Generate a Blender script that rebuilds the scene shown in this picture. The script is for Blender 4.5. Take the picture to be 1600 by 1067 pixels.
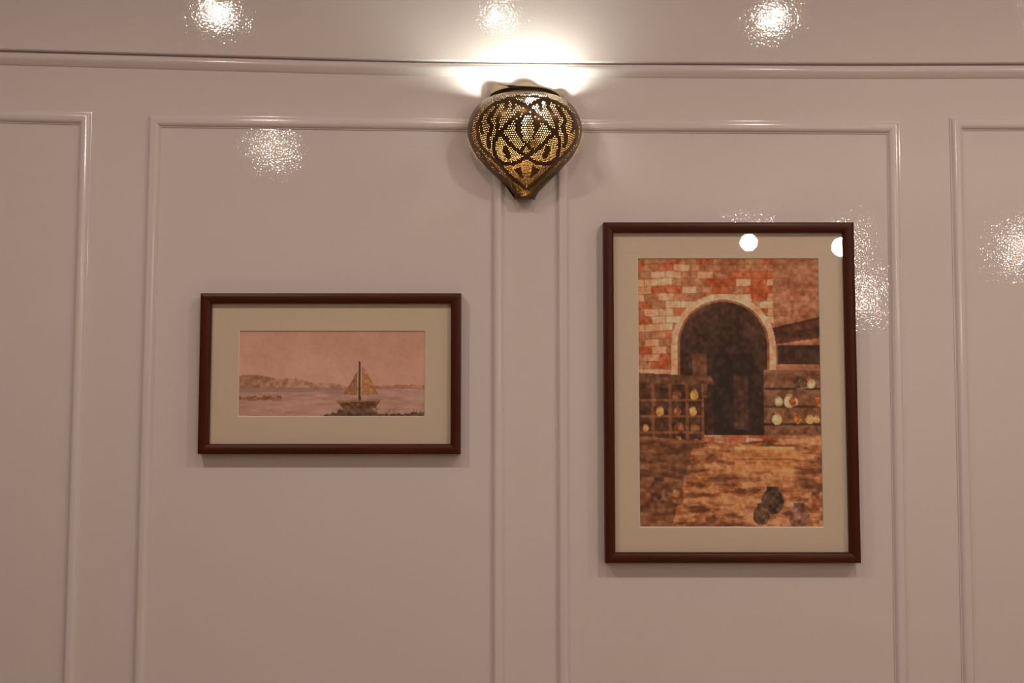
import bpy, bmesh, math, random
import numpy as np
from mathutils import Vector

# ------------------------------------------------------------------ camera
scene = bpy.context.scene
C = scene.collection
for o in list(bpy.data.objects):
    bpy.data.objects.remove(o)
F = 1556.0                       # focal length in pixels of the 1600x1067 frame
CAM = Vector((0.0, -2.05, 1.60))
PITCH = math.radians(3.6)
cd = bpy.data.cameras.new('camera')
cd.sensor_width = 36.0
cd.lens = F / 1600.0 * 36.0
cd.clip_start = 0.02
cam = bpy.data.objects.new('camera', cd)
C.objects.link(cam)
cam.location = CAM
cam.rotation_euler = (math.pi / 2 + PITCH, 0, 0)
scene.camera = cam

def ray(px, py):
    fw = Vector((0, math.cos(PITCH), math.sin(PITCH)))
    up = Vector((0, -math.sin(PITCH), math.cos(PITCH)))
    return fw + Vector((1, 0, 0)) * ((px - 800) / F) + up * ((533.5 - py) / F)

def W(px, py, depth=0.0):
    """point standing `depth` in front of the panelled wall (plane y = 0)"""
    d = ray(px, py)
    return CAM + d * ((-depth - CAM.y) / d.y)

def proj(p):
    v = p - CAM
    c, s = math.cos(PITCH), math.sin(PITCH)
    f = v.y * c + v.z * s
    u = -v.y * s + v.z * c
    return 800 + F * v.x / f, 533.5 - F * u / f

# ------------------------------------------------------------------ light settings
LIGHT = (1.0, 0.835, 0.70)         # warm white of the room lamps
ROW_L = 480.0                     # radiance of the ceiling downlights
GLOBE_L = 60.0
BULB_L = 255.0
BULB_COL = (0.96, 1.0, 0.84)
CEIL = 2.9
world = bpy.data.worlds.new('world')
scene.world = world
world.use_nodes = True
world.node_tree.nodes['Background'].inputs[0].default_value = (0.01, 0.008, 0.006, 1)
vs = scene.view_settings
vs.view_transform = 'Standard'
vs.look = 'None'
vs.gamma = 1.0
vs.use_curve_mapping = False
vs.exposure = 0.20

# ------------------------------------------------------------------ helpers
def tag(o, label=None, cat=None, group=None, kind=None):
    if label: o['label'] = label
    if cat: o['category'] = cat
    if group: o['group'] = group
    if kind: o['kind'] = kind
    return o

def obj(name, me, mats, parent=None, smooth=None, recalc=True):
    if isinstance(me, bmesh.types.BMesh):
        bm = me
        me = bpy.data.meshes.new(name)
        if recalc:
            bmesh.ops.recalc_face_normals(bm, faces=bm.faces)
        bm.to_mesh(me)
        bm.free()
    o = bpy.data.objects.new(name, me)
    for m in (mats if isinstance(mats, (list, tuple)) else [mats]):
        me.materials.append(m)
    C.objects.link(o)
    if smooth:
        me.polygons.foreach_set('use_smooth', [True] * len(me.polygons))
        me.set_sharp_from_angle(angle=math.radians(smooth))
    if parent:
        o.parent = parent
    return o

def empty(name, loc):
    o = bpy.data.objects.new(name, None)
    o.empty_display_size = 0.05
    C.objects.link(o)
    o.location = loc
    return o

def box_bm(x0, x1, y0, y1, z0, z1, bm=None):
    bm = bm or bmesh.new()
    v = [bm.verts.new((x, y, z)) for x in (x0, x1) for y in (y0, y1) for z in (z0, z1)]
    for f in ((0, 1, 3, 2), (4, 6, 7, 5), (0, 4, 5, 1), (2, 3, 7, 6), (0, 2, 6, 4), (1, 5, 7, 3)):
        bm.faces.new([v[i] for i in f])
    return bm

def lathe_bm(profile, seg=32, a0=0.0, a1=2 * math.pi, bm=None, origin=(0, 0, 0)):
    """profile: list of (r, z); revolve about z"""
    bm = bm or bmesh.new()
    full = abs(a1 - a0 - 2 * math.pi) < 1e-6
    n = seg if full else seg + 1
    ox, oy, oz = origin
    rings = []
    for r, z in profile:
        if r < 1e-6:
            v = bm.verts.new((ox, oy, oz + z))
            rings.append([v] * n)
        else:
            rings.append([bm.verts.new((ox + r * math.cos(a0 + (a1 - a0) * i / seg),
                                        oy + r * math.sin(a0 + (a1 - a0) * i / seg), oz + z)) for i in range(n)])
    for k in range(len(rings) - 1):
        A, B = rings[k], rings[k + 1]
        for i in range(seg):
            j = (i + 1) % n
            vs_ = []
            for v in (A[i], A[j], B[j], B[i]):
                if v not in vs_:
                    vs_.append(v)
            if len(vs_) > 2:
                bm.faces.new(vs_)
    return bm

def new_mat(name):
    m = bpy.data.materials.new(name)
    m.use_nodes = True
    nt = m.node_tree
    return m, nt, nt.nodes['Principled BSDF']

def nd(nt, kind, **kw):
    n = nt.nodes.new(kind)
    for k, v in kw.items():
        if k in n.inputs.keys() if hasattr(n.inputs, 'keys') else False:
            n.inputs[k].default_value = v
        else:
            setattr(n, k, v)
    return n

def coords(nt, scale=(1, 1, 1)):
    tc = nt.nodes.new('ShaderNodeTexCoord')
    mp = nt.nodes.new('ShaderNodeMapping')
    mp.inputs['Scale'].default_value = scale
    nt.links.new(tc.outputs['Object'], mp.inputs['Vector'])
    return mp.outputs['Vector']

def noise(nt, vec, scale, detail=2.0, rough=0.5):
    n = nt.nodes.new('ShaderNodeTexNoise')
    n.inputs['Scale'].default_value = scale
    n.inputs['Detail'].default_value = detail
    n.inputs['Roughness'].default_value = rough
    nt.links.new(vec, n.inputs['Vector'])
    return n.outputs['Fac']

def mixcol(nt, fac, a, b):
    n = nt.nodes.new('ShaderNodeMix')
    n.data_type = 'RGBA'
    n.inputs['A'].default_value = (*a, 1) if len(a) == 3 else a
    n.inputs['B'].default_value = (*b, 1) if len(b) == 3 else b
    nt.links.new(fac, n.inputs['Factor'])
    return n.outputs['Result']

def bump(nt, height, dist, normal=None):
    n = nt.nodes.new('ShaderNodeBump')
    n.inputs['Strength'].default_value = 1.0
    n.inputs['Distance'].default_value = dist
    nt.links.new(height, n.inputs['Height'])
    if normal:
        nt.links.new(normal, n.inputs['Normal'])
    return n.outputs['Normal']

def paint_mat(name, col, rough, stroke, d_fine=0.00010, d_stroke=0.00006):
    """gloss enamel with fine roller stipple and brush strokes along one axis"""
    m, nt, b = new_mat(name)
    v = coords(nt)
    big = noise(nt, v, 1.6, 3)
    c = mixcol(nt, big, [x * 0.97 for x in col], [min(1, x * 1.03) for x in col])
    nt.links.new(c, b.inputs['Base Color'])
    b.inputs['Roughness'].default_value = rough
    b.inputs['IOR'].default_value = 1.5
    fine = noise(nt, v, 290, 0, 0.5)
    n1 = bump(nt, fine, d_fine)
    st = noise(nt, coords(nt, stroke), 150, 1, 0.5)
    n2 = bump(nt, st, d_stroke, n1)
    wav = noise(nt, v, 14, 2, 0.5)
    n3 = bump(nt, wav, 0.0003, n2)
    nt.links.new(n3, b.inputs['Normal'])
    return m

def simple_mat(name, col, rough=0.5, metal=0.0, var=0.08, scale=40, bumpd=0.0):
    m, nt, b = new_mat(name)
    v = coords(nt)
    f = noise(nt, v, scale, 3)
    c = mixcol(nt, f, [x * (1 - var) for x in col], [min(1, x * (1 + var)) for x in col])
    nt.links.new(c, b.inputs['Base Color'])
    b.inputs['Roughness'].default_value = rough
    b.inputs['Metallic'].default_value = metal
    if bumpd:
        nt.links.new(bump(nt, f, bumpd), b.inputs['Normal'])
    return m

def emit_mat(name, col, strength):
    m, nt, b = new_mat(name)
    b.inputs['Base Color'].default_value = (0.8, 0.8, 0.8, 1)
    b.inputs['Emission Color'].default_value = (*col, 1)
    b.inputs['Emission Strength'].default_value = strength
    return m

def lin(c):
    c = np.asarray(c, float) / 255.0
    return np.where(c <= 0.04045, c / 12.92, ((c + 0.055) / 1.055) ** 2.4)

# ------------------------------------------------------------------ materials
WALLC = (0.72, 0.655, 0.655)
M_wall = paint_mat('wall_enamel', WALLC, 0.04, (0.12, 1, 1), 0.00011, 0.00004)
M_trim_h = paint_mat('trim_enamel_horizontal', WALLC, 0.16, (0.06, 1, 1), 0.00005, 0.00004)
M_trim = paint_mat('trim_enamel', WALLC, 0.16, (1, 1, 0.06), 0.00005, 0.00004)
M_room = simple_mat('room_plaster', (0.66, 0.60, 0.55), 0.7, 0, 0.04, 6)
M_ceil = simple_mat('ceiling_plaster', (0.78, 0.74, 0.69), 0.8, 0, 0.03, 5)
M_floor = simple_mat('floor_wood', (0.46, 0.36, 0.28), 0.45, 0, 0.2, 4)
M_white = simple_mat('white_enamel_metal', (0.75, 0.72, 0.68), 0.4, 0, 0.03)
M_down = emit_mat('downlight_lens', LIGHT, ROW_L)
M_globe = emit_mat('globe_lamp_glass', LIGHT, GLOBE_L)
M_bulb = emit_mat('bulb_glass', BULB_COL, BULB_L)
M_cord = simple_mat('black_cord', (0.03, 0.03, 0.03), 0.5)

# ------------------------------------------------------------------ room shell
RX, RY = 4.2, -6.6
def struct(name, bm, m, label, cat, smooth=None):
    return tag(obj(name, bm, m, None, smooth), label, cat, None, 'structure')

struct('wall_back', box_bm(-RX, RX, 0, 0.12, 0, CEIL), M_wall, 'glossy pinkish off-white panelled wall behind the pictures', 'wall')
struct('wall_left', box_bm(-RX - .12, -RX, RY, 0.12, 0, CEIL), M_room, 'plain plaster side wall on the side of the river picture', 'wall')
struct('wall_right', box_bm(RX, RX + .12, RY, 0.12, 0, CEIL), M_room, 'plain plaster side wall on the side of the tall picture', 'wall')
struct('wall_front', box_bm(-RX, RX, RY - .12, RY, 0, CEIL), M_room, 'plain plaster wall opposite the panelled wall', 'wall')
struct('floor', box_bm(-RX - .12, RX + .12, RY - .12, 0.12, -0.1, 0), M_floor, 'pale wooden floor of the room', 'floor')
struct('ceiling', box_bm(-RX - .12, RX + .12, RY - .12, 0.12, CEIL, CEIL + 0.1), M_ceil, 'pale plaster ceiling with round downlights', 'ceiling')
struct('baseboard_back', box_bm(-RX, RX, -0.018, 0, 0, 0.14), M_trim_h, 'painted baseboard along the panelled wall', 'baseboard')

def smooth_profile(pts, sub=4):
    """Catmull-Rom through (u, h) points"""
    out = []
    n = len(pts)
    for i in range(n - 1):
        p0, p1, p2, p3 = pts[max(i - 1, 0)], pts[i], pts[i + 1], pts[min(i + 2, n - 1)]
        for k in range(sub):
            t = k / sub
            out.append(tuple(0.5 * (2 * p1[a] + (p2[a] - p0[a]) * t + (2 * p0[a] - 5 * p1[a] + 4 * p2[a] - p3[a]) * t * t
                                    + (3 * p1[a] - p0[a] - 3 * p2[a] + p3[a]) * t ** 3) for a in (0, 1)))
    out.append(pts[-1])
    return out

# rail that runs along the wall above the panels
rail_px = [(-1500, 52), (-900, 60), (-400, 70), (0, 80), (260, 87), (520, 94), (700, 97.5), (900, 99.5), (1070, 100.5), (1330, 101.5), (1600, 101), (2000, 100), (2500, 98), (3100, 96)]
rail_line = smooth_profile(rail_px, 5)
UP = 0.0115                        # the wall above the rail stands proud of the panels
rail_prof = smooth_profile([(0.0030, -0.001), (0.0034, 0.0045), (0.007, 0.0082), (0.012, 0.0102), (0.017, 0.0098), (0.022, 0.0072), (0.027, 0.0035), (0.0295, 0.0008), (0.030, -0.001)], 4)
bm = bmesh.new()
bu = bmesh.new()
rows, urows = [], []
for px, py in rail_line:
    p = W(px, py)
    if abs(p.x) < RX:
        rows.append([bm.verts.new((p.x, -h, p.z - u)) for u, h in rail_prof])
        zz = p.z
        urows.append([bu.verts.new(c) for c in ((p.x, 0.0, zz), (p.x, -UP + 0.002, zz), (p.x, -UP, zz + 0.0015), (p.x, -UP, CEIL), (p.x, 0.0, CEIL))])
for b_, rr_ in ((bm, rows), (bu, urows)):
    for A, B in zip(rr_, rr_[1:]):
        for i in range(len(A) - 1):
            b_.faces.new((A[i], A[i + 1], B[i + 1], B[i]))
struct('wall_upper', bu, M_wall, 'plain glossy upper wall band above the long moulding', 'wall', 32)
struct('trim_1', bm, M_trim_h, 'long horizontal painted moulding above all the wall panels', 'moulding', 50)

# picture-mould panels: outer corners in pixels (TL, TR, BR, BL)
panel_prof = [(0, -0.001), (0.0004, 0.0020), (0.0018, 0.0024)] + smooth_profile([(0.0022, 0.0030), (0.0050, 0.0068), (0.0090, 0.0092), (0.0135, 0.0100), (0.0180, 0.0092),
              (0.0220, 0.0068), (0.0248, 0.0030)], 4) + [(0.0252, 0.0024), (0.0266, 0.0020), (0.027, -0.001)]
def panel(idx, tl, tr, bl, br, label):
    a, b, c, d = W(*tl), W(*tr), W(*br), W(*bl)
    zb = 0.30
    def down(p, q):            # carry the side on down to the panel's foot
        t = (zb - p.z) / (q.z - p.z)
        return Vector((p.x + (q.x - p.x) * t, 0, zb))
    c2, d2 = down(b, c), down(a, d)
    bm = bmesh.new()
    rings = []
    for u, h in panel_prof:
        rings.append([bm.verts.new((p.x + sx * u, -h, p.z + sz * u)) for p, sx, sz in
                      ((a, 1, -1), (b, -1, -1), (c2, -1, 1), (d2, 1, 1))])
    for A, B in zip(rings, rings[1:]):
        for i in range(4):
            j = (i + 1) % 4
            bm.faces.new((A[i], A[j], B[j], B[i]))
    struct('trim_%d' % idx, bm, M_trim, label, 'moulding', 32)
panel(2, (-396, 163), (145, 175.5), (-470, 1067), (118.5, 1067), 'raised panel moulding beside the river picture panel, on the side away from the sconce')
panel(3, (232, 179.5), (788, 186.5), (207.5, 1067), (788.5, 1067), 'raised rectangular panel moulding surrounding the wide river picture')
panel(4, (868, 187), (1405, 190), (870, 1067), (1418.5, 1067), 'raised rectangular panel moulding surrounding the tall street picture')
panel(5, (1483, 184.5), (2030, 186), (1502.5, 1067), (2078, 1067), 'raised panel moulding beside the tall picture panel, on the side away from the sconce')
panel(6, (-1030, 160), (-480, 163), (-1105, 1067), (-553, 1067), 'raised rectangular panel moulding farthest towards the wall beside the river picture')
panel(7, (2112, 187), (2660, 187), (2161, 1067), (2730, 1067), 'raised rectangular panel moulding farthest towards the wall beside the tall picture')

# ------------------------------------------------------------------ room lamps (seen as reflections, plus added fill downlights)
down_root = None
def mirror_hit(px, py, z=None, dist=None):
    d = ray(px, py)
    t = ((z - CAM.z) / d.z) if z else dist / d.y
    p = CAM + d * t
    return Vector((p.x, -p.y, p.z))

def downlight(loc, label, k=1.0):
    t = empty('ceiling_downlight', loc)
    tag(t, label, 'downlight')
    t.scale = (k, k, 1)
    obj('trim_ring', lathe_bm([(0.042, 0.0), (0.042, -0.006), (0.046, -0.010), (0.085, -0.008), (0.090, -0.002), (0.090, 0.0)], 40), M_white, t, 40)
    obj('lens', lathe_bm([(0, -0.004), (0.022, -0.0042), (0.0415, -0.003)], 32), M_down, t)
for px, py, lab in ((345, 22, 'round white ceiling downlight near the panelled wall above the river picture'),
                    (780, 25, 'round white ceiling downlight near the panelled wall facing the pierced sconce'),
                    (1205, 30, 'round white ceiling downlight near the panelled wall above the tall picture'),
                    (430, 225, 'round white ceiling downlight in the middle of the room')):
    downlight(mirror_hit(px, py, CEIL), lab, 0.62 if px == 780 else 1.0)
for x, y, lab in ((3.7, -3.2, 'added fill downlight, out of view, by the side wall nearest the tall picture'),  # unseen fill lamps added on this side to even out the wall light
                  (3.95, -4.6, 'added fill downlight, out of view, in the far corner on the tall picture side'),  # another added fill lamp, kept out of view
                  (1.80, -1.19, 'added fill downlight, out of view, near the panelled wall, between the tall picture and the side wall')):  # added lamp carrying the row on, to brighten this end of the wall
    downlight(Vector((x, y, CEIL)), lab, 0.75 if x > 3 else 0.95)

def globe(loc, r, label):
    t = empty('pendant_lamp', loc)
    tag(t, label, 'lamp')
    prof = [(r * math.sin(math.pi * i / 16), -r * math.cos(math.pi * i / 16)) for i in range(17)]
    obj('globe', lathe_bm(prof, 28), M_globe, t, 60)
    obj('cap', lathe_bm([(0, r + .03), (.014, r + .03), (.018, r + .01), (.022, r - .006), (0, r - .006)], 20), M_cord, t, 40)
    obj('cord', lathe_bm([(.003, r + .03), (.003, CEIL - loc.z)], 10), M_cord, t, 60)
    obj('ceiling_rose', lathe_bm([(0, CEIL - loc.z), (.05, CEIL - loc.z), (.048, CEIL - loc.z - .015), (.01, CEIL - loc.z - .03), (0, CEIL - loc.z - .03)], 24), M_cord, t, 40)
globe(mirror_hit(1168, 380, dist=6.1), 0.052, 'small round glass pendant lamp reflected in the glass of the tall picture')
globe(mirror_hit(1312, 387, dist=5.2), 0.05, 'round glass pendant lamp hanging deeper in the room')
globe(mirror_hit(1338, 465, dist=5.7), 0.06, 'lowest hanging round glass pendant lamp')
globe(mirror_hit(1602, 385, dist=5.6), 0.06, 'round glass pendant lamp nearest the side wall')

# ------------------------------------------------------------------ pictures
def wood_mat(name, axis):
    m, nt, b = new_mat(name)
    sc = (0.05, 1, 1) if axis == 'x' else (1, 1, 0.05)
    v = coords(nt, sc)
    f = noise(nt, v, 220, 4, 0.65)
    g = noise(nt, v, 45, 3, 0.6)
    c1 = mixcol(nt, f, (0.026, 0.0036, 0.0010), (0.105, 0.021, 0.005))
    n = nt.nodes.new('ShaderNodeMix'); n.data_type = 'RGBA'; n.blend_type = 'MULTIPLY'
    n.inputs['Factor'].default_value = 0.6
    nt.links.new(c1, n.inputs['A'])
    nt.links.new(mixcol(nt, g, (0.55, 0.5, 0.45), (1.2, 1.1, 1.0)), n.inputs['B'])
    nt.links.new(n.outputs['Result'], b.inputs['Base Color'])
    b.inputs['Roughness'].default_value = 0.40
    b.inputs['IOR'].default_value = 1.33
    nt.links.new(bump(nt, f, 0.0001), b.inputs['Normal'])
    return m
M_wood_h = wood_mat('mahogany_rail', 'x')
M_wood_v = wood_mat('mahogany_stile', 'z')
M_mat = simple_mat('cream_mount_board', (0.71, 0.60, 0.475), 0.85, 0, 0.015, 300)
M_core = simple_mat('mount_board_core', (0.85, 0.80, 0.70), 0.85, 0, 0.01)
M_back = simple_mat('hardboard_back', (0.25, 0.16, 0.09), 0.8)

def glass_mat():
    m = bpy.data.materials.new('picture_glass')
    m.use_nodes = True
    nt = m.node_tree
    nt.nodes.clear()
    out = nt.nodes.new('ShaderNodeOutputMaterial')
    mx = nt.nodes.new('ShaderNodeMixShader')
    lw = nt.nodes.new('ShaderNodeLayerWeight'); lw.inputs['Blend'].default_value = 0.5
    pw = nt.nodes.new('ShaderNodeMath'); pw.operation = 'POWER'; pw.inputs[1].default_value = 5.0
    nt.links.new(lw.outputs['Facing'], pw.inputs[0])
    fr = nt.nodes.new('ShaderNodeMath'); fr.operation = 'MULTIPLY_ADD'      # Schlick reflectance of a clean pane
    fr.inputs[1].default_value = 0.965; fr.inputs[2].default_value = 0.035
    nt.links.new(pw.outputs[0], fr.inputs[0])
    tr = nt.nodes.new('ShaderNodeBsdfTransparent'); tr.inputs[0].default_value = (0.995, 0.995, 0.99, 1)
    gl = nt.nodes.new('ShaderNodeBsdfGlossy'); gl.inputs['Roughness'].default_value = 0.015
    nt.links.new(fr.outputs[0], mx.inputs[0])
    nt.links.new(tr.outputs[0], mx.inputs[1])
    nt.links.new(gl.outputs[0], mx.inputs[2])
    nt.links.new(mx.outputs[0], out.inputs['Surface'])
    return m
M_glass = glass_mat()

def print_mat():
    m, nt, b = new_mat('printed_paper')
    a = nt.nodes.new('ShaderNodeVertexColor')
    a.layer_name = 'ink'
    nt.links.new(a.outputs['Color'], b.inputs['Base Color'])
    b.inputs['Roughness'].default_value = 0.8
    return m
M_print = print_mat()

frame_prof = [(0.0, 0.0), (0.0, 0.0215), (0.0008, 0.0238), (0.003, 0.0250), (0.010, 0.0250), (0.016, 0.0238), (0.0200, 0.0205), (0.0205, 0.0190), (0.0205, 0.0100), (0.0205, 0.0)]
def picture(name, label, corners, window, paint):
    fd = 0.024
    tl, tr, br, bl = [W(x, y, fd) for x, y in corners]
    x0, x1 = (tl.x + bl.x) / 2, (tr.x + br.x) / 2
    z1, z0 = (tl.z + tr.z) / 2, (bl.z + br.z) / 2
    w, h = x1 - x0, z1 - z0
    t = empty(name, ((x0 + x1) / 2, -0.0125, z0))      # hangs just proud of the panel mouldings' field
    tag(t, label, 'picture')
    t.location.y = -0.001
    hx = w / 2
    cs = [(-hx, 0, 1, 1), (hx, 0, -1, 1), (hx, h, -1, -1), (-hx, h, 1, -1)]
    for k in range(4):                                  # four mitred frame sides
        A, B = cs[k], cs[(k + 1) % 4]
        bm = bmesh.new()
        ra = [bm.verts.new((A[0] + A[2] * u, -d, A[1] + A[3] * u)) for u, d in frame_prof]
        rb = [bm.verts.new((B[0] + B[2] * u, -d, B[1] + B[3] * u)) for u, d in frame_prof]
        n = len(ra)
        for i in range(n):
            j = (i + 1) % n
            bm.faces.new((ra[i], ra[j], rb[j], rb[i]))
        bm.faces.new(ra); bm.faces.new(rb)
        obj('frame_side', bm, M_wood_h if k % 2 == 0 else M_wood_v, t, 35)
    iw = 0.0205
    obj('backing', box_bm(-hx + iw, hx - iw, -0.004, -0.001, iw, h - iw), M_back, t)
    # mount with a bevelled window
    wt = [W(x, y, 0.010) for x, y in window]
    wx0, wx1 = (wt[0].x + wt[3].x) / 2 - t.location.x, (wt[1].x + wt[2].x) / 2 - t.location.x
    wz1, wz0 = (wt[0].z + wt[1].z) / 2 - z0, (wt[2].z + wt[3].z) / 2 - z0
    bm = bmesh.new()
    def ring(a, b, c, d, y):
        return [bm.verts.new(p) for p in ((a, y, c), (b, y, c), (b, y, d), (a, y, d))]
    R0 = ring(-hx + iw, hx - iw, iw, h - iw, -0.0100)
    R1 = ring(wx0, wx1, wz0, wz1, -0.0100)
    R2 = ring(wx0 + .0016, wx1 - .0016, wz0 + .0016, wz1 - .0016, -0.0078)
    R3 = ring(-hx + iw, hx - iw, iw, h - iw, -0.0078)
    faces = []
    for A, B, mi in ((R0, R1, 0), (R1, R2, 1), (R2, R3, 0), (R3, R0, 0)):
        for i in range(4):
            f = bm.faces.new((A[i], A[(i + 1) % 4], B[(i + 1) % 4], B[i]))
            f.material_index = mi
    obj('mount', bm, [M_mat, M_core], t)
    # printed sheet: colours of the print stored per vertex
    img = paint()
    H, Wd = img.shape[:2]
    xs = np.linspace(wx0 - .004, wx1 + .004, Wd)
    zs = np.linspace(wz1 + .004, wz0 - .004, H)
    X, Z = np.meshgrid(xs, zs)
    co = np.stack([X, np.full_like(X, -0.0070), Z], -1).reshape(-1, 3)
    idx = np.arange(H * Wd).reshape(H, Wd)
    q = np.stack([idx[:-1, :-1], idx[1:, :-1], idx[1:, 1:], idx[:-1, 1:]], -1).reshape(-1, 4)
    me = bpy.data.meshes.new('print')
    me.vertices.add(len(co)); me.vertices.foreach_set('co', co.ravel())
    me.loops.add(q.size); me.loops.foreach_set('vertex_index', q.ravel())
    me.polygons.add(len(q)); me.polygons.foreach_set('loop_start', np.arange(0, q.size, 4))
    me.update(calc_edges=True)
    ca = me.color_attributes.new('ink', 'FLOAT_COLOR', 'POINT')
    ca.data.foreach_set('color', np.concatenate([img.reshape(-1, 3), np.ones((H * Wd, 1))], 1).astype(np.float32).ravel())
    obj('print', me, M_print, t)
    obj('glass', box_bm(-hx + iw, hx - iw, -0.0150, -0.0130, iw, h - iw), M_glass, t)
    return t

# ---- plain invented pictures in the same tones
rng = np.random.default_rng(7)
def fbm(H, Wd, base, octaves=4, stretch=(1, 1), seed=0):
    r = np.random.default_rng(seed)
    out = np.zeros((H, Wd)); amp = 1.0; tot = 0
    for k in range(octaves):
        gh, gw = max(2, int(base * 2 ** k * stretch[0])) + 2, max(2, int(base * 2 ** k * stretch[1])) + 2
        g = r.random((gh, gw))
        y = np.linspace(0, gh - 1.001, H); x = np.linspace(0, gw - 1.001, Wd)
        yi, xi = y.astype(int), x.astype(int)
        fy, fx = (y - yi)[:, None], (x - xi)[None]
        fy, fx = fy * fy * (3 - 2 * fy), fx * fx * (3 - 2 * fx)
        a = g[np.ix_(yi, xi)]; b = g[np.ix_(yi, xi + 1)]; c = g[np.ix_(yi + 1, xi)]; d = g[np.ix_(yi + 1, xi + 1)]
        out += amp * ((a * (1 - fx) + b * fx) * (1 - fy) + (c * (1 - fx) + d * fx) * fy)
        tot += amp; amp *= 0.55
    return out / tot - 0.5

def poly_mask(X, Y, pts):
    m = np.zeros(X.shape, bool)
    n = len(pts)
    for i in range(n):
        (xa, ya), (xb, yb) = pts[i], pts[(i + 1) % n]
        if ya == yb: continue
        c = ((ya > Y) != (yb > Y)) & (X < (xb - xa) * (Y - ya) / (yb - ya) + xa)
        m ^= c
    return m

def to_albedo(img):
    light = np.array([0.46, 0.365, 0.285])
    return np.clip(lin(np.clip(img, 0, 255)) / light, 0.004, 0.9)

def paint_river():
    H, Wd = 132, 288
    Y, X = np.meshgrid(np.linspace(0, 1, H), np.linspace(0, 1, Wd), indexing='ij')
    img = np.empty((H, Wd, 3))
    img[:] = (160, 110, 87)
    n1 = fbm(H, Wd, 4, 5, (1, 2), 1); n2 = fbm(H, Wd, 10, 4, (3, 1), 2); n3 = fbm(H, Wd, 30, 3, (1, 2), 3)
    img += (n1 * 22)[..., None] + (Y * 10)[..., None]
    def put(m, col, a=1.0, tex=None, amt=0):
        c = np.array(col, float) + (0 if tex is None else (tex * amt)[..., None])
        aa = (m.astype(float) * a)[..., None]
        img[:] = img * (1 - aa) + c * aa
    hz = 0.655
    put(Y > hz, (150, 106, 88), 1, n2, 40)
    # low rounded hills along the far bank
    for cx, wd, ht, col in ((0.08, 0.20, 0.14, (128, 82, 56)), (0.27, 0.16, 0.10, (142, 95, 68)), (0.44, 0.15, 0.055, (150, 103, 78)), (0.90, 0.22, 0.03, (140, 88, 58))):
        top = hz - ht * np.clip(1 - ((X - cx) / wd) ** 2, 0, 1) ** 0.7 + n3 * 0.012
        put((Y > top) & (Y < hz + 0.01) & (abs(X - cx) < wd), col, 0.9, n3, 55)
    put((Y > hz) & (Y < hz + 0.05 * np.clip(1.5 - X * 1.6, 0, 1)), (120, 84, 68), 0.6)
    # sandbank and stones
    put(Y > 0.80 - 0.06 * np.clip(1 - ((X - 0.1) / 0.14) ** 2, -5, 1) * 1 + 9 * (abs(X - 0.1) > 0.14) + n3 * 0.03 , (126, 84, 50), 0.0)
    put((abs(X - 0.12) < 0.12) & (abs(Y - 0.775 - n3 * 0.05) < 0.022), (112, 70, 42), 0.85, n3, 60)
    # near bank with grass
    bank = 0.965 - 0.10 * np.exp(-((X - 0.63) / 0.12) ** 2) - 0.05 * np.clip((X - 0.80) / 0.2, 0, 1) + n3 * 0.05 + 0.5 * np.clip(0.47 - X, 0, 1)
    put(Y > bank, (70, 44, 26), 0.92, n3, 80)
    # one moored boat with a plain upright sail
    put(poly_mask(X, Y, [(0.52, 0.80), (0.76, 0.78), (0.73, 0.885), (0.56, 0.89)]), (84, 48, 24), 0.95, n3, 70)
    put(poly_mask(X, Y, [(0.52, 0.80), (0.76, 0.78), (0.76, 0.80), (0.52, 0.825)]), (140, 96, 58), 0.8)
    put(poly_mask(X, Y, [(0.640, 0.36), (0.648, 0.36), (0.652, 0.80), (0.640, 0.80)]), (66, 38, 22), 1)
    put(poly_mask(X, Y, [(0.656, 0.40), (0.70, 0.55), (0.745, 0.73), (0.658, 0.74)]), (146, 92, 50), 0.9, n3, 60)
    put(poly_mask(X, Y, [(0.634, 0.46), (0.60, 0.60), (0.56, 0.73), (0.632, 0.74)]), (118, 72, 40), 0.9, n3, 60)
    put(poly_mask(X, Y, [(0.53, 0.89), (0.75, 0.885), (0.72, 0.935), (0.58, 0.93)]), (104, 70, 54), 0.55)
    for k in range(26):
        x = 0.56 + 0.44 * rng.random(); hgt = 0.03 + 0.07 * rng.random(); ln = rng.normal() * 0.01
        put(poly_mask(X, Y, [(x, 0.99), (x + 0.006, 0.99), (x + ln, 0.97 - hgt)]), (62, 40, 26), 0.8)
    img += (n3 * 10)[..., None]
    return to_albedo(img)

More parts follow.
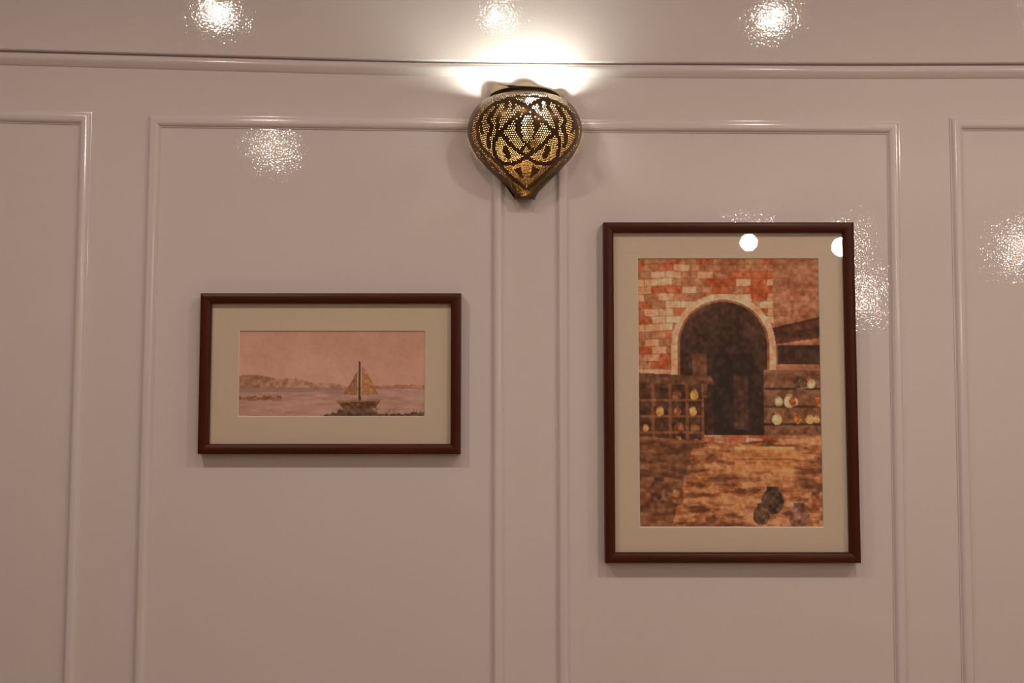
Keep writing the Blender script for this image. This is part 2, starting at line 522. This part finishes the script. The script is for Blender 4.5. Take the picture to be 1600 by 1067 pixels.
def paint_lane():
    H, Wd = 340, 232
    asp = H / Wd
    Y, X = np.meshgrid(np.linspace(0, 1, H), np.linspace(0, 1, Wd), indexing='ij')
    img = np.empty((H, Wd, 3)); img[:] = (172, 122, 92)
    nA = fbm(H, Wd, 5, 5, (1.4, 1), 11); nB = fbm(H, Wd, 26, 3, (1.5, 1), 12); nC = fbm(H, Wd, 14, 4, (4, 0.7), 13); nD = fbm(H, Wd, 50, 2, (1.4, 1), 14)
    def put(m, col, a=1.0, tex=None, amt=0):
        c = np.array(col, float) + (0 if tex is None else (tex * amt)[..., None] * np.array([1, 0.85, 0.7]))
        aa = (np.asarray(m, float) * a)[..., None]
        img[:] = img * (1 - aa) + c * aa
    R = lambda x0, x1, y0, y1: (X > x0) & (X < x1) & (Y > y0) & (Y < y1)
    # masonry: courses of rough blocks in mixed terracotta tones
    row = np.floor(Y * 36 + nA * 0.5).astype(int)
    colm = np.floor(X * 12 + 0.5 * (row % 2) + nA * 0.4).astype(int)
    hsh = np.abs(np.sin(row * 12.9898 + colm * 78.233) * 43758.5453) % 1
    blk = np.where((hsh > 0.62)[..., None], np.array([156, 82, 50.]), np.where((hsh > 0.3)[..., None], np.array([184, 132, 98.]), np.array([150, 98, 66.])))
    img[:] = blk + (nB * 46)[..., None] + (nA * 40)[..., None]
    joint = (np.abs((Y * 36 + nA * 0.5) % 1 - 0.5) > 0.44) | (np.abs((X * 12 + 0.5 * (row % 2) + nA * 0.4) % 1 - 0.5) > 0.47)
    put(joint, (112, 70, 48), 0.55)
    # shaded gable wall on the far right with a timber lean-to roof
    put(X > 0.74 + nB * 0.01, (142, 92, 64), 0.85, nC, 70)
    put(poly_mask(X, Y, [(0.70, 0.27), (1.02, 0.22), (1.02, 0.30), (0.70, 0.33)]), (74, 42, 26), 0.95, nC, 60)
    put(R(0.76, 1.0, 0.33, 0.40), (52, 32, 22), 0.85, nB, 40)
    # plain round-headed gateway
    cx, sy, rw = 0.47, 0.33, 0.235
    dy = np.clip(sy - Y, 0, 9) * asp
    ins = lambda r: ((((X - cx) ** 2 + dy ** 2) < r * r) & (Y < sy)) | ((abs(X - cx) < r) & (Y >= sy) & (Y < 0.66))
    put(ins(rw + 0.045), (190, 140, 106), 0.95, nB, 50)
    put(ins(rw + 0.012), (120, 72, 44), 0.9, nB, 50)
    put(ins(rw), (62, 38, 27), 0.97, nA, 70)
    put(ins(rw) & (Y > 0.36) & (abs(X - 0.52) < 0.11), (38, 24, 19), 0.8, nB, 30)
    put(R(0.30, 0.38, 0.36, 0.52), (120, 78, 52), 0.6, nC, 80)
    put(R(0.52, 0.60, 0.44, 0.64) , (96, 60, 44), 0.5, nB, 50)
    # timber shutters at the left, with shelves
    put(R(0, 0.36, 0.45, 0.70), (70, 42, 26), 0.95, nB, 60)
    put(poly_mask(X, Y, [(0, 0.43), (0.40, 0.445), (0.42, 0.475), (0, 0.47)]), (98, 62, 40), 0.95, nC, 60)
    for x in (0.09, 0.18, 0.27, 0.355):
        put(abs(X - x) < 0.008, (112, 68, 40), 0.8 * 1.0) if False else put((abs(X - x) < 0.008) & (Y > 0.47) & (Y < 0.70), (122, 74, 44), 0.85)
    for y in (0.53, 0.59, 0.65):
        put((abs(Y - y) < 0.004) & (X < 0.36), (128, 80, 48), 0.85)
    r2 = np.random.default_rng(5)
    def pot(x, y, s, col):
        d = ((X - x) / s) ** 2 + ((Y - y) * asp / (s * 1.15)) ** 2
        put(d < 1, col, 0.95, nD, 60)
        put(((X - x + s * .3) / (s * .45)) ** 2 + ((Y - y + s * .15) * asp / (s * .5)) ** 2 < 1, [min(255, c * 1.25) for c in col], 0.6)
        put((abs(X - x) < s * 0.5) & (abs((Y - y) * asp + s * 1.15) < s * 0.2), [c * .8 for c in col], 0.95)
    for i, x in enumerate((0.045, 0.135, 0.225, 0.31)):
        for j, y in enumerate((0.513, 0.573, 0.633, 0.688)):
            if r2.random() < 0.8:
                pot(x + r2.normal() * .008, y, 0.016 + .013 * r2.random(), [(176, 124, 70), (146, 92, 50), (110, 66, 38)][r2.integers(3)])
    # counter and shelves at the right
    put(R(0.68, 1.0, 0.42, 0.66), (112, 74, 50), 0.9, nB, 70)
    for y in (0.49, 0.555, 0.62):
        put((abs(Y - y) < 0.005) & (X > 0.68), (66, 42, 28), 0.9)
    for k in range(15):
        pot(0.71 + 0.27 * r2.random(), [0.472, 0.537, 0.602][k % 3], 0.016 + .014 * r2.random(), [(182, 132, 80), (150, 82, 44), (92, 66, 48), (196, 150, 110)][r2.integers(4)])
    # beaten-earth ground
    g = Y > 0.69 - 0.03 * np.clip(abs(X - 0.5) * 2, 0, 1) + nB * 0.01
    put(g, (146, 92, 58), 1, nC, 110)
    put(g & (nC > 0.06), (176, 122, 82), 0.6)
    put(g & (nC < -0.12), (96, 58, 36), 0.7)
    put(g & (X < 0.30 - (Y - .7) * .4), (88, 54, 34), 0.6, nC, 50)
    put(R(0.52, 0.84, 0.70, 0.79), (164, 108, 66), 0.95, nC, 70)
    put(R(0.52, 0.84, 0.70, 0.712), (188, 134, 88), 0.8)
    put(R(0.52, 0.84, 0.745, 0.749), (106, 66, 40), 0.8)
    # big jars in the foreground
    pot(0.72, 0.90, 0.06, (72, 52, 38)); pot(0.66, 0.95, 0.045, (84, 60, 42)); pot(0.86, 0.955, 0.055, (112, 76, 60)); pot(0.95, 0.90, 0.04, (126, 74, 46)); pot(0.12, 0.86, 0.05, (96, 58, 38)); pot(0.22, 0.88, 0.035, (132, 86, 54))
    img += (nD * 44)[..., None]
    img[:] = 118 + (img - 118) * 1.12 - 8
    return to_albedo(img)

picture('framed_river_picture', 'wide framed sepia river landscape in dark mahogany frame with cream mount',
        [(312, 458), (719.5, 458), (720, 708.5), (309.5, 711)], [(373, 517), (665, 516), (664, 651), (372, 651.5)], paint_river)
picture('framed_street_picture', 'tall framed terracotta street scene in mahogany frame with cream mount',
        [(943, 346), (1335, 348), (1345, 880), (946, 880)], [(995, 402.5), (1280, 404), (1287, 824), (1000, 824)], paint_lane)

# ------------------------------------------------------------------ pierced brass sconce
def crop(x, y):                    # a drawing grid of the lamp's front, 4.446 units to a pixel
    return 700 + x / 4.446, 90 + y / 4.446
OFF = 0.013                        # the back plate rests on the panel mouldings
base = W(*crop(533, 980), OFF)
CX = base.x
sil = [(312, 243), (320, 284), (338, 318), (366, 346), (400, 369), (436, 386), (474, 397), (512, 401), (560, 395), (620, 374), (680, 339), (740, 288), (800, 230), (850, 176), (900, 124), (930, 98), (955, 80), (985, 70)]
zpx = lambda y: W(*crop(533, y), OFF).z
mpp = 2.05 / F / 4.446
prof = [(r * mpp, zpx(y)) for y, r in sil]
prof = smooth_profile(prof, 8)
ZB = prof[-1][1]
sc_ = empty('wall_sconce', (CX, -OFF, ZB))
tag(sc_, 'half-round pierced dark brass wall sconce with a lit bulb between the two pictures', 'wall lamp')

def seg_d(px, py, pl):
    best = 1e9
    for (xa, ya), (xb, yb) in zip(pl, pl[1:]):
        dx, dy = xb - xa, yb - ya
        t = max(0, min(1, ((px - xa) * dx + (py - ya) * dy) / (dx * dx + dy * dy + 1e-9)))
        best = min(best, math.hypot(px - xa - t * dx, py - ya - t * dy))
    return best
def cr(pl, sub=4):
    return smooth_profile(pl, sub)
straps = [  # left half of the design; mirrored about the axis
    (cr([(690, 283), (648, 295), (594, 318), (553, 343), (490, 391), (428, 445), (382, 500), (346, 533), (326, 575), (319, 635), (336, 697), (378, 731), (444, 739), (505, 716), (546, 683)]), 11),
    (cr([(546, 683), (478, 643), (428, 597), (394, 552), (352, 522), (342, 466), (363, 404), (400, 350), (409, 300)]), 11),
    (cr([(452, 306), (458, 335), (450, 368)]), 8),
    (cr([(440, 283), (344, 312), (278, 352), (228, 416), (203, 487), (207, 551), (236, 622), (290, 681), (361, 747), (411, 802), (465, 852), (535, 910)]), 10),
    (cr([(344, 341), (303, 395), (284, 440), (300, 480), (288, 529), (278, 560), (286, 620)]), 11),
    (cr([(232, 455), (228, 490), (240, 520)]), 8),
    (cr([(222, 345), (172, 430), (154, 515), (172, 600), (236, 668), (265, 726), (311, 789), (361, 822), (398, 856), (428, 906)]), 8),
    (cr([(398, 850), (428, 900), (445, 950)]), 10),
    (cr([(294, 731), (320, 755), (345, 790)]), 7),
    (cr([(546, 602), (520, 632), (490, 655)]), 7),
    (cr([(440, 285), (485, 268), (553, 272)]), 5),
    (cr([(398, 628), (404, 655), (420, 686)]), 17),
]
ring_poly = [(553, 362), (505, 408), (464, 440), (470, 500), (498, 560), (546, 612), (598, 560), (634, 500), (640, 440), (604, 408)]
tri_poly = [(455, 776), (508, 757), (510, 790), (524, 838), (505, 828)]
AX = 550.0
def inside(x, y, pts):
    c = False
    for i in range(len(pts)):
        (xa, ya), (xb, yb) = pts[i], pts[(i + 1) % len(pts)]
        if (ya > y) != (yb > y) and x < (xb - xa) * (y - ya) / (yb - ya) + xa:
            c = not c
    return c
boxes = [(min(p[0] for p in pl) - w, max(p[0] for p in pl) + w, min(p[1] for p in pl) - w, max(p[1] for p in pl) + w) for pl, w in straps]
def is_strap(cx, cy):
    for x in (cx, 2 * AX - cx - (8 if cy > 600 else 0)):
        for (pl, w), b in zip(straps, boxes):
            if b[0] < x < b[1] and b[2] < cy < b[3] and seg_d(x, cy, pl) < w + 2:
                return True
        if inside(x, cy, tri_poly):
            return True
    if inside(cx, cy, ring_poly) and ((cx - 553) / 44) ** 2 + ((cy - 492) / 95) ** 2 > 1:
        return True
    return False

NC = 78                            # pierced cells round the half bowl
# arc-length table of the profile
S = [0.0]
for (ra, za), (rb, zb) in zip(prof, prof[1:]):
    S.append(S[-1] + math.hypot(rb - ra, zb - za))
def at_s(s):
    s = max(0, min(S[-1], s))
    k = max(0, min(len(S) - 2, int(np.searchsorted(S, s)) - 1))
    t = (s - S[k]) / max(1e-9, S[k + 1] - S[k])
    return prof[k][0] + (prof[k + 1][0] - prof[k][0]) * t, prof[k][1] + (prof[k + 1][1] - prof[k][1]) * t
srow = [0.0]
while srow[-1] < S[-1]:
    r, _ = at_s(srow[-1])
    srow.append(srow[-1] + max(0.0011, math.pi * r / NC * 0.92))
srow[-1] = S[-1]
def P(s, th):                      # th in cells, 0..NC across the half turn
    r, z = at_s(s)
    a = math.pi + math.pi * th / NC
    return Vector((r * math.cos(a), r * math.sin(a), z - ZB))
bm = bmesh.new()
cache = {}
def V(i2, j2):                     # vertices on the half-step lattice (i2 = 2*row, j2 = 2*column)
    k = (i2, j2)
    if k not in cache:
        i = i2 // 2
        s = srow[i] if i2 % 2 == 0 else 0.5 * (srow[i] + srow[i + 1])
        cache[k] = bm.verts.new(P(s, j2 / 2))
    return cache[k]
NR = len(srow) - 1
for i in range(NR):
    sm = 0.5 * (srow[i] + srow[i + 1]); hs = 0.5 * (srow[i + 1] - srow[i])
    st = i % 2
    j2 = -st
    while j2 < 2 * NC:
        a, b = max(0, j2), min(2 * NC, j2 + 2)
        if b - a < 2:              # half cell at the back edge
            bm.faces.new([V(2 * i, a), V(2 * i + 2, a), V(2 * i + 2, b), V(2 * i, b)] if a else [V(2 * i, a), V(2 * i + 2, a), V(2 * i + 2, b), V(2 * i + 1, b), V(2 * i, b)])
        else:
            ring = [V(2 * i, a), V(2 * i + 1, a), V(2 * i + 2, a), V(2 * i + 2, a + 1), V(2 * i + 2, b), V(2 * i + 1, b), V(2 * i, b), V(2 * i, a + 1)]
            c = P(sm, (a + b) / 4)
            wpt = c + sc_.location
            px, py = proj(wpt)
            qx, qy = (px - 700) * 4.446, (py - 90) * 4.446
            hole = (1 < i < NR - 1) and a > 2 and b < 2 * NC - 2 and not is_strap(qx, qy)
            if not hole:
                bm.faces.new(ring)
            else:
                rr = 0.46
                th = (a + b) / 4
                offs = [(-.72, -.72), (0, -1), (.72, -.72), (1, 0), (.72, .72), (0, 1), (-.72, .72), (-1, 0)]
                inner = [bm.verts.new(P(sm + hs * rr * u, th + 0.5 * rr * v)) for u, v in offs]
                for k in range(8):
                    n = (k + 1) % 8
                    bm.faces.new((ring[k], ring[n], inner[n], inner[k]))
        j2 += 2

def bronze_mat():
    m, nt, b = new_mat('dark_antique_brass')
    v = coords(nt)
    f = noise(nt, v, 30, 4, 0.6)
    c = mixcol(nt, f, (0.085, 0.050, 0.026), (0.20, 0.125, 0.062))
    nt.links.new(c, b.inputs['Base Color'])
    b.inputs['Metallic'].default_value = 0.9
    b.inputs['Roughness'].default_value = 0.30
    nt.links.new(bump(nt, noise(nt, v, 120, 2), 0.0002), b.inputs['Normal'])
    return m
M_bronze = bronze_mat()
M_brass = simple_mat('bright_brass_inside', (0.66, 0.46, 0.24), 0.38, 1.0, 0.1, 60)
M_plate = simple_mat('brushed_brass_plate', (0.44, 0.34, 0.22), 0.28, 1.0, 0.12, 80)
M_rim = simple_mat('dull_bronze_rim', (0.20, 0.145, 0.10), 0.38, 0.85, 0.15, 60)
bmesh.ops.recalc_face_normals(bm, faces=bm.faces)
bm.normal_update()
ff = max(bm.faces, key=lambda f: -f.calc_center_median().y)
if ff.normal.y > 0:
    for f in bm.faces: f.normal_flip()
shade = obj('shade', bm, [M_bronze, M_brass], sc_, 40, False)
tag(shade, 'dark brass half bowl pierced with rows of tiny dots between curling straps')
so = shade.modifiers.new('thickness', 'SOLIDIFY')
so.thickness = 0.0007
so.offset = -1
so.material_offset = 1
so.material_offset_rim = 0

r0, zt = prof[0]
zt -= ZB
rim_prof = [(r0 + .0005, -.001), (r0 - .0035, .003), (r0 - .0040, .005), (r0 - .002, .008), (r0 + .0015, .0098), (r0 + .0012, .0108), (r0 - .001, .0105), (r0 - .0058, .006), (r0 - .005, .002), (r0 - .001, -.0022), (r0 + .0005, -.001)]
rim = obj('rim', lathe_bm([(r, zt + z) for r, z in rim_prof], 48, math.pi, 2 * math.pi), M_rim, sc_, 45)
# turned lip round the small open foot
rb = prof[-1][0]
obj('foot_ring', lathe_bm([(rb - .0012, .003), (rb + .0006, .002), (rb + .0014, .0), (rb + .0006, -.0018), (rb - .0012, -.001), (rb - .0012, .003)], 32, math.pi, 2 * math.pi), M_bronze, sc_, 45)

obj('foot_cap', lathe_bm([(0, .0012), (rb - .0012, .0012), (rb - .0012, -.0004), (0, -.0004)], 32, math.pi, 2 * math.pi), M_bronze, sc_)
# flat back plate following the bowl, with three lobes standing above the rim
out = [(r * 0.985, z - ZB) for r, z in prof]
topz = out[0][1]
def lobe(c, r, zc, a0, a1, n=12):
    return [(c + r * math.cos(math.radians(a0 + (a1 - a0) * k / n)), zc + r * math.sin(math.radians(a0 + (a1 - a0) * k / n))) for k in range(n + 1)]
pt = lambda x, y: (W(x, y, OFF).x - CX, W(x, y, OFF).z - ZB)
def lobe_px(cx, cy, r, a0, a1):
    x, z = pt(cx, cy)
    return lobe(x, r * 2.05 / F, z, a0, a1)
right = [(r, z) for r, z in out[::-1]]
left = [(-r, z) for r, z in out]
outline = right + lobe_px(868, 153, 13, 10, 130) + lobe_px(822, 154, 27, 35, 145) + lobe_px(781, 146, 15, 60, 190) + left
bm = bmesh.new()
fr = [bm.verts.new((x, -0.0016, z)) for x, z in outline]
bk = [bm.verts.new((x, 0.0, z)) for x, z in outline]
bm.faces.new(fr); bm.faces.new(bk)
for i in range(len(fr)):
    j = (i + 1) % len(fr)
    bm.faces.new((fr[i], fr[j], bk[j], bk[i]))
bmesh.ops.triangulate(bm, faces=[f for f in bm.faces if len(f.verts) > 4])
obj('back_plate', bm, M_plate, sc_)

# bulb on a holder fixed to the back plate
bp = W(836, 162, OFF + 0.052)
bl = bp - sc_.location
BR = 0.0205
bprof = [(BR * math.sin(math.radians(a)), BR * math.cos(math.radians(a))) for a in range(0, 140, 10)] + [(0.0125, -0.024), (0.012, -0.028)]
bulb = obj('bulb', lathe_bm(bprof, 28, origin=tuple(bl)), M_bulb, sc_, 60)
cap = obj('screw_cap', lathe_bm([(0.0122, -0.028), (0.0128, -0.030), (0.0120, -0.034), (0.0128, -0.038), (0.0115, -0.044), (0, -0.046)], 24, origin=tuple(bl)), M_white, bulb, 40)
bm = lathe_bm([(0.0165, -0.032), (0.0175, -0.034), (0.0175, -0.060), (0.012, -0.068), (0, -0.068)], 24, origin=tuple(bl))
box_bm(bl.x - .006, bl.x + .006, bl.y + 0.01, -0.0012, bl.z - .066, bl.z - .054, bm)
obj('lamp_holder', bm, M_white, sc_, 40)
